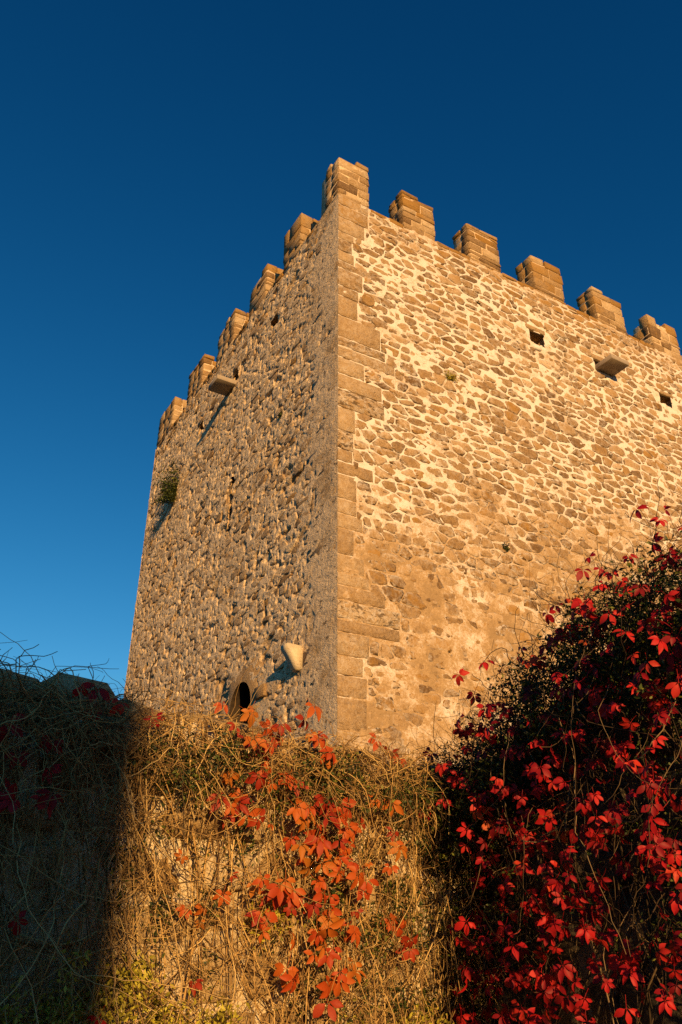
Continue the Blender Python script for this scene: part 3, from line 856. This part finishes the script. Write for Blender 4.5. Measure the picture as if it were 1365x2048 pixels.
# leaf of five toothed leaflets
def leaf_mesh(seed, nl):
    rng = np.random.RandomState(seed)
    V = []; F = []
    def add(pts, faces):
        b = len(V); V.extend(pts); F.extend([tuple(b + i for i in f) for f in faces])
    angs = {5: [-100, -50, 0, 50, 100], 4: [-75, -22, 30, 85], 3: [-62, 0, 62]}[nl]
    for an in angs:
        an = R(an + rng.uniform(-9, 9)); L = rng.uniform(0.8, 1.05) * (1.0 if abs(an) < 1.2 else 0.78)
        wd = L * rng.uniform(0.20, 0.27); cup = rng.uniform(-0.1, 0.5); dr = rng.uniform(0.0, 0.65); tw = rng.uniform(-0.25, 0.25)
        ts = [0.16, 0.36, 0.58, 0.80, 1.0]; ws = [0.10, 0.70, 1.0, 0.72, 0.0]
        pts = []
        for t, w_ in zip(ts, ws):
            x = L * t; zc = -dr * L * t * t + 0.06 * L * math.sin(t * 3)
            jag = 1 + rng.uniform(-0.12, 0.12)
            ww = w_ * wd * jag
            for s_ in (-1, 0, 1):
                pts.append((x - (0.06 * L if s_ == 0 else 0), s_ * ww, zc + (cup * ww if s_ else 0) + tw * s_ * ww))
        ca, sa = math.cos(an), math.sin(an)
        pts = [(x * ca - y * sa, x * sa + y * ca, z_) for x, y, z_ in pts]
        fs = []
        for i in range(4):
            for s_ in (0, 1):
                p = i * 3 + s_
                fs.append((p, p + 3, p + 4, p + 1))
        add(pts, fs)
        # little stalk of the leaflet
        e1 = pts[1]
        add([(0, 0.012, 0), (0, -0.012, 0), (e1[0], e1[1] - 0.01, e1[2]), (e1[0], e1[1] + 0.01, e1[2])], [(0, 1, 2, 3)])
    # leaf stalk back towards the stem
    st = [(0, 0, 0), (-0.35, 0.03, -0.10), (-0.75, 0.05, -0.05)]
    for (p, q) in zip(st[:-1], st[1:]):
        add([(p[0], p[1] - .013, p[2]), (p[0], p[1] + .013, p[2]), (q[0], q[1] + .013, q[2]), (q[0], q[1] - .013, q[2])], [(0, 1, 2, 3)])
        add([(p[0], p[1], p[2] - .013), (p[0], p[1], p[2] + .013), (q[0], q[1], q[2] + .013), (q[0], q[1], q[2] - .013)], [(0, 1, 2, 3)])
    return mesh_arrays('leaf', np.array(V), F, smooth=True)
def leaf_set(mat, seeds):
    out = []
    for s in seeds:
        me = leaf_mesh(s, [5, 5, 3, 4][s % 4]); me.materials.append(mat); out.append(me)
    return out
LEAF_RED = leaf_set(M_leaf_red, range(1, 25)); LEAF_OR = leaf_set(M_leaf_orange, range(31, 55))
def put_leaf(parent, meshes, a, out, z, size, rng, sun_local, face=0.6):
    nrm = Vector((rng.normal(0, .45), -0.75, 0.25)).normalized() * (1 - face) + sun_local * face + Vector(rng.normal(0, .33, 3))
    nrm.normalize()
    tip = Vector((rng.normal(0, 0.7), rng.normal(-0.2, 0.3), -1.0))
    tip = (tip - nrm * tip.dot(nrm)).normalized()
    y_ = nrm.cross(tip)
    M = Matrix((tip, y_, nrm)).transposed().to_4x4()
    o = bpy.data.objects.new('leaf', meshes[rng.randint(len(meshes))])
    o.matrix_local = Matrix.Translation((a, -out, z)) @ M @ Matrix.Scale(size, 4)
    link(o, parent)
    return o

FRONT = [(-1.4,2.16),(-1.36,2.17),(-1.23,2.2),(-1.26,2.16),(-1.17,2.15),(-1.09,2.19),(-1.04,2.19),(-1.02,2.17),
(-1.38,2.08),(-1.27,2.1),(-1.27,2.06),(-1.38,2.03),(-1.33,2.02),(-1.28,2.01),(-1.25,2),(-0.88,2.31),
(-0.84,2.29),(-0.88,2.11),(-0.79,2.12),(-0.77,2.09),(-1.03,2.06),(-0.99,2.06),(-0.97,2.01),(-0.92,2.06),
(-0.88,2.03),(-0.77,2.04),(-0.72,2),(-0.8,1.98),(-0.89,1.94),(-0.84,1.92),(-0.81,1.94),(-1.03,1.91),
(-0.67,1.92),(-0.61,1.93),(-0.93,1.86),(-0.82,1.85),(-0.72,1.88),(-0.95,1.83),(-0.64,1.86),(-0.46,2.16),
(-0.45,2.13),(-0.6,2.03),(-0.43,1.93),(-0.34,1.95),(-1.21,1.77),(-1.17,1.76),(-1.09,1.77),(-1.11,1.75),
(-1.05,1.75),(-1.06,1.72),(-0.97,1.74),(-0.96,1.72),(-0.79,1.81),(-0.75,1.81),(-0.83,1.78),(-0.67,1.81),
(-0.56,1.79),(-0.6,1.75),(-0.8,1.72),(-0.87,1.73),(-0.88,1.68),(-0.78,1.67),(-0.92,1.68),(-1.13,1.64),
(-1.1,1.65),(-1.2,1.58),(-0.81,1.63),(-0.73,1.64),(-0.9,1.6),(-0.86,1.59),(-0.85,1.57),(-0.64,1.61),
(-0.67,1.58),(-0.87,1.53),(-0.91,1.5),(-0.86,1.5),(-0.76,1.52),(-0.73,1.43),(-0.67,1.43),(-0.7,1.4),
(-1.03,1.45),(-1.04,1.42),(-0.83,1.39),(-0.87,1.33),(-0.36,1.63),(-0.28,1.63),(-0.32,1.6),(-0.32,1.55),
(-0.29,1.51),(-0.96,2.51),(-0.93,2.47),(-1.44,2.44),(-1.29,2.45),(-1.31,2.42),(-1.34,2.36),(-1.15,2.39),
(-1.1,2.41),(-1.09,2.38),(-0.92,2.4),(-0.91,2.37),(-0.84,2.4),(-1.31,2.31),(-1.27,2.32),(-1.25,2.31),
(-1.22,2.31),(-1.18,2.3),(-0.89,2.31),(-0.84,2.31),(-0.52,2.42),(-0.32,2.41),(-0.29,2.37),]
SIDE = [(0.77,2.48),(0.95,2.41),(1.1,2.41),(1.12,2.32),(1.07,2.51),(0.54,2.34),(0.59,2.27),(0.16,2.41),(-0.1,2.43),
(0.19,2.34),(1.4,2.4),(1.48,2.27),(1.64,2.27),(1.24,2.21),(1.43,2.18),(1.61,2.2),(1.14,2.18),(1.11,2.15),
(0.99,2.14),(0.89,2.11),(0.78,2.09),(1.42,2.13),(1.29,2.08),(1.53,2.11),(0.66,2.02),(0.82,2),(0.99,2),
(1.14,1.98),(1.37,2),(1.52,1.98),(1.66,2.02),(1.79,1.95),(1.8,1.89),(1.69,1.88),(0.82,1.87),(0.98,1.93),
(0.76,1.94),(1.57,1.85),(1.24,1.83),(1.39,1.82),(1.13,1.83),(1.05,1.76),(1.28,1.74),(1.35,1.76),(1.58,1.77),
(1.5,1.71),(1.41,1.7),(1.31,1.64),(1.28,1.62),(1.48,1.61),(1.63,1.66),(1.6,1.59),(1.67,1.56),(1.44,1.53),
(0.83,1.56),(1.02,1.6),(1.18,1.57),(1.24,1.57),(1.15,1.53),(0.72,1.62),(0.98,1.43),(1.06,1.41),(0.93,1.4),
(1.17,1.44),(1.28,1.46),(0.68,1.39),(1.55,1.43),(1.58,1.38),(1.69,1.43),(1.3,1.38),(1.4,1.37),(1.12,1.32),
(1.27,1.32),(1.44,1.34),(1.01,1.28),(1.21,1.29),(1.56,1.31),(0.61,1.25),(1.85,1.37),(1.94,1.53),(1.94,1.42),
(1.99,1.44),(1.99,1.4),(2.01,1.48),(2.06,1.68),(2.07,1.76),(2.11,1.8),(2.11,1.83),(2.07,1.79),(2.01,1.88),
(1.99,1.92),(2.08,1.94),(2.1,1.93),(2.15,1.95),(2.05,1.99),(2.1,2.01),(2.15,2.01),(2.13,2.07),(2.04,2.05),
(2.12,2.13),(2.01,2.11),(2.11,2.22),(2.19,2.23),(2.21,2.14),(1.89,2.05),(0.36,2.14),(0.52,2.17),(0.24,1.99),
(0.01,2.01),(1.88,2.93),(1.9,2.86),(2.01,2.84),(2.11,2.84),(2.08,2.8),(1.97,2.79),(2.18,2.68),(2.05,2.74),
(2.13,2.68),(2.11,2.73),(2.2,2.61),(1.9,2.73),(1.87,2.7),(1.97,2.66),(2.07,2.63),(2.18,2.56),(2.31,2.52),
(1.75,2.81),(1.6,2.83),(1.72,2.75),(2.13,2.53),(2.28,2.45),(2.13,2.45),(1.81,2.61),(1.9,2.54),(2.17,2.37),
(2.22,2.4),(2.04,2.36),(1.94,2.32),(1.85,2.42),(1.6,2.51),(1.52,2.49),(1.48,2.62),(1.71,2.5),(0.96,2.77),
(0.83,2.73),(0.86,2.63),(0.74,2.54),(0.7,2.49),(1.14,2.51),(1.16,2.47),(1.04,2.53),(1.12,2.41),(0.94,2.39),
(1.06,2.36),(0.53,2.33),(0.58,2.27),(1.43,2.37),(1.47,2.28),(1.59,2.29),(1.69,2.28),(2.3,2.47),(2.33,2.59),
(2.27,2.96),(2.36,2.88),(2.4,2.82),(2.29,2.83),(2.35,2.75),(2.43,2.88),]
SHADE = [(-2.01,2.33),(-2.06,2.42),(-2.02,2.41),(-2.15,2.19),(-2.25,2.14),(-2.16,2.09),(-2.29,2.01),(-2.13,2.01),
(-2.15,1.98),(-2.27,1.98),(-2.18,1.62),(-1.83,1.33),(-2.33,2.23),(-1.91,2.37),(-1.73,2.35),]

# --- creeper on the garden wall: dry stems and orange-red leaves
rc = np.random.RandomState(91)
cg = empty('creeper', (0.4, 4.5, 0), gw.rotation_euler.z)
tag(cg, 'orange red creeper with bare golden stems on the sunlit wall below the tower', 'creeper')
A0, A1 = -2.75, 0.55
def U(n, lo, hi): return rc.uniform(lo, hi, n)
sets = []
def dens_a(n):     # more stems towards the shadow edge and over the corner
    a = U(n * 3, A0, A1); p = 0.35 + 0.65 * vnoise(a, a * 0, 0.35, 95)
    a = a[rc.rand(n * 3) < p]; return a[:n]
n = 240; a = dens_a(n); n = len(a)
sets.append((walks(n, 16, np.stack([a, U(n, 0.03, 0.14), U(n, 1.5, 2.45)], 1), np.stack([rc.normal(0, .35, n), rc.normal(0, .08, n), -np.ones(n)], 1), 0.13, 0.062, rc, np.array([0, -0.01, -0.05])), 0.0022, 0.0046))
n = 300; a = dens_a(n); n = len(a)
sets.append((walks(n, 12, np.stack([a, U(n, 0.03, 0.12), U(n, 0.7, 1.9)], 1), np.stack([rc.normal(0, .5, n), rc.normal(0, .1, n), rc.choice([-1, 1], n)], 1), 0.2, 0.05, rc), 0.0018, 0.0038))
n = 3400; a = U(n, A0, A1)
sets.append((walks(n, 9, np.stack([a, U(n, 0.03, 0.15), U(n, 0.8, 2.3)], 1), np.stack([rc.normal(0, 1, n), rc.normal(0, .2, n), rc.normal(-.1, .9, n)], 1), 0.42, 0.024, rc), 0.0012, 0.0030))
# matted crest
n = 1500; a = U(n, A0, A1 + .3)
zc = 2.27 + rc.normal(0, .05, n)
sets.append((walks(n, 12, np.stack([a, U(n, -.30, 0.22), zc], 1), np.stack([rc.normal(0, 1, n), rc.normal(0.1, .4, n), rc.normal(0, .35, n)], 1), 0.33, 0.035, rc, np.array([0, 0, -0.012])), 0.0018, 0.004))
n = 420; a = U(n, A0, A1)
sets.append((walks(n, 12, np.stack([a, U(n, 0.10, 0.28), U(n, 2.2, 2.42)], 1), np.stack([rc.normal(0, .6, n), rc.normal(0.1, .2, n), -np.ones(n)], 1), 0.28, 0.035, rc, np.array([0, -0.05, -0.05])), 0.0018, 0.0036))
# loose arching shoots above the crest
n = 70; a = U(n, -1.7, A1)
sets.append((walks(n, 14, np.stack([a, U(n, -.1, 0.2), U(n, 2.30, 2.36)], 1), np.stack([rc.normal(0, 1, n), rc.normal(0, .3, n), U(n, 0.1, 0.7)], 1), 0.26, 0.020, rc, np.array([0, 0, -0.06])), 0.0013, 0.0024))
# a few thick old stems
n = 60; a = U(n, A0, A1)
sets.append((walks(n, 22, np.stack([a, U(n, 0.03, 0.06), 0 * a + 2.4], 1), np.stack([rc.normal(0, .3, n), 0 * a, -np.ones(n)], 1), 0.12, 0.11, rc, np.array([0, 0, -0.06])), 0.004, 0.009))
for P, _, _ in sets[:3]: P[..., 1] = np.clip(P[..., 1], 0.025, 0.2)
sets[6][0][..., 1] = np.clip(sets[6][0][..., 1], 0.02, 0.08)
sets[3][0][..., 2] = np.minimum(sets[3][0][..., 2], 2.40 + 0.05 * rc.rand(sets[3][0].shape[0], 1))
P = sets[4][0]; P[..., 1] = np.clip(P[..., 1], 0.03, 0.34)
stems_mesh('stems', sets, M_twig, cg, rc, minout=-9)
SUN_G = Matrix.Rotation(-gw.rotation_euler.z, 3, 'Z') @ SUN
for a, z in FRONT:
    put_leaf(cg, LEAF_OR, a + rc.normal(0, .012), 0.20 + rc.uniform(-.07, .07), z, rc.uniform(0.048, 0.082), rc, SUN_G)
for i in range(26):
    put_leaf(cg, LEAF_OR, rc.uniform(-2.0, 0.3), rc.uniform(0.1, 0.2), rc.uniform(1.15, 2.2), rc.uniform(0.03, 0.055), rc, SUN_G)

# --- shaded creeper at the far end of the garden wall
cs = empty('creeper', (0.4 - 2.4 * math.sin(E47), 4.5 - 2.4 * math.cos(E47), 0), gw.rotation_euler.z)
tag(cs, 'sparse dark red creeper in deep shade beside the sunlit golden stems', 'creeper')
n = 420
sets = [(walks(n, 16, np.stack([U(n, -.75, .75), U(n, 0.04, 0.2), U(n, 1.4, 2.38)], 1), np.stack([rc.normal(0, .7, n), rc.normal(0, .1, n), -np.ones(n)], 1), 0.2, 0.055, rc, np.array([0, -0.01, -0.02])), 0.002, 0.0042)]
n = 420
sets.append((walks(n, 12, np.stack([U(n, -.75, .75), U(n, -.3, 0.25), 2.33 + rc.normal(0, .04, n)], 1), np.stack([rc.normal(0, 1, n), rc.normal(0.1, .4, n), rc.normal(0, .4, n)], 1), 0.3, 0.035, rc), 0.0018, 0.0036))
n = 16
sets.append((walks(n, 12, np.stack([U(n, -.6, .75), U(n, -.1, 0.1), 0 * U(n, 0, 1) + 2.42], 1), np.stack([rc.normal(0, .6, n), rc.normal(0, .3, n), U(n, .2, .8)], 1), 0.2, 0.015, rc), 0.0014, 0.0024))
for q, mz in ((0, 2.42), (1, 2.42), (2, 2.47)): sets[q][0][..., 2] = np.minimum(sets[q][0][..., 2], mz + 0.03 * rc.rand(sets[q][0].shape[0], 1))
stems_mesh('stems', sets, M_twig, cs, rc, minout=-9)
for a, z in SHADE:
    put_leaf(cs, LEAF_RED, a + 2.4, 0.18 + rc.uniform(-.04, .06), z, rc.uniform(0.048, 0.082), rc, SUN_G)

# --- crimson creeper over the side wall
cr = empty('creeper', K, sw.rotation_euler.z)
tag(cr, 'large crimson creeper heaped over the shaded side wall', 'creeper')
def vtop(a): return 2.40 + 0.40 * sstep(-0.1, 1.75, a)
sets = []
n = 700; a = U(n, -0.2, 2.6)
sets.append((walks(n, 14, np.stack([a, U(n, 0.04, 0.24), vtop(a) - U(n, 0, 1.3)], 1), np.stack([rc.normal(0, .6, n), rc.normal(0.0, .25, n), rc.normal(-.7, .5, n)], 1), 0.24, 0.045, rc, np.array([0, -.01, -0.03])), 0.0018, 0.004))
n = 1100; a = U(n, -0.2, 2.6)
sets.append((walks(n, 12, np.stack([a, U(n, -.3, 0.30), vtop(a) + rc.normal(-.06, .06, n)], 1), np.stack([rc.normal(0, 1, n), rc.normal(0.3, .5, n), rc.normal(-.1, .5, n)], 1), 0.32, 0.034, rc, np.array([0, 0, -0.02])), 0.0016, 0.0036))
n = 130; a = U(n, -0.1, 2.45)
sets.append((walks(n, 13, np.stack([a, U(n, 0.1, 0.38), vtop(a) - U(n, -.03, .25)], 1), np.stack([rc.normal(-.2, .8, n), U(n, .1, .7), U(n, -.1, .8)], 1), 0.26, 0.017, rc, np.array([0, 0, -0.05])), 0.0013, 0.0026))
n = 45; a = U(n, -0.1, 2.3)
sets.append((walks(n, 16, np.stack([a, U(n, 0.28, 0.42), vtop(a) - U(n, 0, .8)], 1), np.stack([rc.normal(0, .4, n), rc.normal(0.1, .3, n), -np.ones(n)], 1), 0.2, 0.05, rc, np.array([0, 0, -0.06])), 0.0016, 0.003))
n = 18; a = U(n, 0, 2.7)
sets.append((walks(n, 20, np.stack([a, U(n, 0.05, 0.12), 0 * a + 2.3], 1), np.stack([rc.normal(0, .3, n), 0 * a, -np.ones(n)], 1), 0.12, 0.11, rc, np.array([0, 0, -0.06])), 0.007, 0.013))
for q, mxo in ((0, .33), (1, .36), (2, .6), (3, .46), (4, .16)): sets[q][0][..., 1] = np.clip(sets[q][0][..., 1], -9 if q in (1, 2) else 0.02, mxo)
stems_mesh('stems', sets, M_dtwig, cr, rc, minout=-9)
SUN_S = Matrix.Rotation(-sw.rotation_euler.z, 3, 'Z') @ SUN
for a, z in SIDE:
    put_leaf(cr, LEAF_RED, a + rc.normal(0, .015), 0.38 + rc.uniform(-.05, .08), z, rc.uniform(0.042, 0.076) * (1 - 0.10 * a), rc, SUN_S, 0.45)
for i in range(130):
    a = rc.uniform(0.2, 2.45)
    put_leaf(cr, LEAF_RED, a, rc.uniform(0.2, 0.36), vtop(a) - rc.uniform(0, 1.35), rc.uniform(0.042, 0.07), rc, SUN_S, 0.4)

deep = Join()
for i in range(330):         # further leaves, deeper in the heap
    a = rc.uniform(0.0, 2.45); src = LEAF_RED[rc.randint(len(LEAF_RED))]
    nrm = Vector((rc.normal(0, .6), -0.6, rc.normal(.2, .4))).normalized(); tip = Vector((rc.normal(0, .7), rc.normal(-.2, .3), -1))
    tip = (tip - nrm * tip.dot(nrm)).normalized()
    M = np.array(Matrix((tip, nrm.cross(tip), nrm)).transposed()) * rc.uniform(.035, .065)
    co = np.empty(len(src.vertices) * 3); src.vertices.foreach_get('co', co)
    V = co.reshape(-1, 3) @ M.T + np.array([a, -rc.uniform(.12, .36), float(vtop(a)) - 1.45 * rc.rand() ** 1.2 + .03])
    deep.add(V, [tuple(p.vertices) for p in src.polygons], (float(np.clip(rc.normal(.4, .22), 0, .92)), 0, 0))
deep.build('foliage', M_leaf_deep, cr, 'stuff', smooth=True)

# --- little-leaved evergreens between the stems
def bush(name, parent_loc, rz, n, boxes, size, mat, label, cat, seed):
    rng = np.random.RandomState(seed)
    e_ = empty(name, parent_loc, rz); tag(e_, label, cat)
    cl = []
    for (a0, a1, o0, o1, z0, z1, k) in boxes:
        cl += [(rng.uniform(a0, a1), rng.uniform(o0, o1), rng.uniform(z0, z1)) for _ in range(k)]
    cl = np.array(cl)
    def cf(i):
        c = cl[rng.randint(len(cl))]; p = c + rng.normal(0, 0.035, 3) * np.array([1, .8, 1.2])
        return np.array([p[0], -max(p[1], 0.02), p[2]])
    V, F, T = small_leaves(n, cf, size, rng)
    o = obj('foliage', mesh_arrays('foliage', V, F, T), mat, e_); o['kind'] = 'stuff'
    ns = min(140, len(cl)); idx = rng.choice(len(cl), ns, replace=False)
    st = cl[idx].copy(); 
    P = walks(ns, 8, st, np.stack([rng.normal(0, .4, ns), rng.normal(-.2, .2, ns), -np.ones(ns)], 1), 0.15, 0.04, rng)
    P[..., 1] = np.maximum(P[..., 1], 0.02)
    V, F = tubes(np.stack([P[..., 0], -P[..., 1], P[..., 2]], -1), np.full((ns, 8), 0.002))
    o = obj('stems', mesh_arrays('stems', V, F, (0.4, 0, 0)), M_dtwig, e_); o['kind'] = 'stuff'
bush('yellow_shrub', (0.4, 4.5, 0), gw.rotation_euler.z, 14000, [(-2.3, -1.2, .08, .26, .8, 1.36, 110), (-2.0, -1.6, .05, .2, 1.3, 1.5, 14), (-1.1, -.9, .04, .12, 1.6, 1.75, 4), (-.6, .0, .05, .2, .9, 1.22, 22)], 0.012, M_leaf_yellow,
     'yellow green small leaved shrub at the foot of the sunlit wall', 'shrub', 201)
bush('evergreen_climber', K, sw.rotation_euler.z, 36000, [(-.35, .55, .1, .52, 1.9, 2.4, 90), (-.3, .3, .1, .56, 0.9, 1.9, 110), (.4, 2.4, .08, .3, 1.5, 2.5, 60)] + [(q, q + .2, .02, .36, float(vtop(q)) - .42, float(vtop(q)) + .0, 44) for q in np.arange(.2, 2.5, .2)], 0.011, M_leaf_green,
     'dark green small leaved climber in the corner between the two walls', 'climber', 202)

bush('shade_fill_leaves', (0.4, 4.5, 0), gw.rotation_euler.z, 14000, [(-1.75, .45, .06, .24, 2.10, 2.27, 85), (-1.8, .45, .02, .09, .9, 2.15, 80), (-.75, .3, .04, .15, 1.25, 1.8, 24)], 0.011, M_leaf_green,
     'dark leaves added as shade under the crest and between the stems', 'shade_fill_leaves', 203)  # leaf patches added as dark fill where deep shade shows among stems

# ================================================================== unseen house, added so its corner shades the end of the garden wall
SH = Vector((-math.sin(SUN_AZ), -math.cos(SUN_AZ), 0))       # direction the light travels, level
W0 = Vector((-0.82, 3.36, 0))
corner = W0 - SH * 21.0
left_dir = Vector((-1, 0.1, 0)).normalized(); back = Vector((-0.1, -1, 0)).normalized()
hz = math.atan2(-left_dir.y, -left_dir.x)
house = empty('shade_caster_house', corner, 0)
tag(house, 'unseen house added behind the camera to shade the end of the garden wall', 'house')
def hp(l, b, z_): v = left_dir * l + back * b; return (v.x, v.y, z_)
HL, HB, HH = 11.0, 7.0, 7.6
V = [hp(l, b, z_) for z_ in (0, HH) for (l, b) in ((0, 0), (HL, 0), (HL, HB), (0, HB))]
obj('wall', mesh_arrays('wall', np.array(V), [(0, 1, 5, 4), (1, 2, 6, 5), (2, 3, 7, 6), (3, 0, 4, 7), (4, 5, 6, 7)], (0.5, 0, 0)), M_added_house, house)  # wall of the added unseen house
V = [hp(-.0, -.15, HH), hp(HL, -.15, HH), hp(HL, HB + .15, HH), hp(0, HB + .15, HH), hp(0, HB / 2, HH + 1.5), hp(HL, HB / 2, HH + 1.5)]
obj('roof', mesh_arrays('roof', np.array(V) + np.array([0, 0, .01]), [(0, 1, 5, 4), (2, 3, 4, 5), (3, 0, 4), (1, 2, 5), (0, 3, 2, 1)], (0.5, 0, 0)), M_tile, house)  # roof of the added unseen house
for l0, l1, z0, z1, nm, mt in ((2.2, 3.2, 0.01, 2.1, 'door', M_wood), (4.6, 5.6, 1.0, 2.2, 'window', M_glass), (6.6, 7.6, 1.0, 2.2, 'window', M_glass)):
    V = [hp(l, b, z_) for z_ in (z0, z1) for (l, b) in ((l0, -.04), (l1, -.04), (l1, .05), (l0, .05))]
    obj(nm, mesh_arrays(nm, np.array(V), [(0, 1, 5, 4), (1, 2, 6, 5), (3, 0, 4, 7), (4, 5, 6, 7), (0, 3, 2, 1)], (0.5, 0, 0)), mt, house)
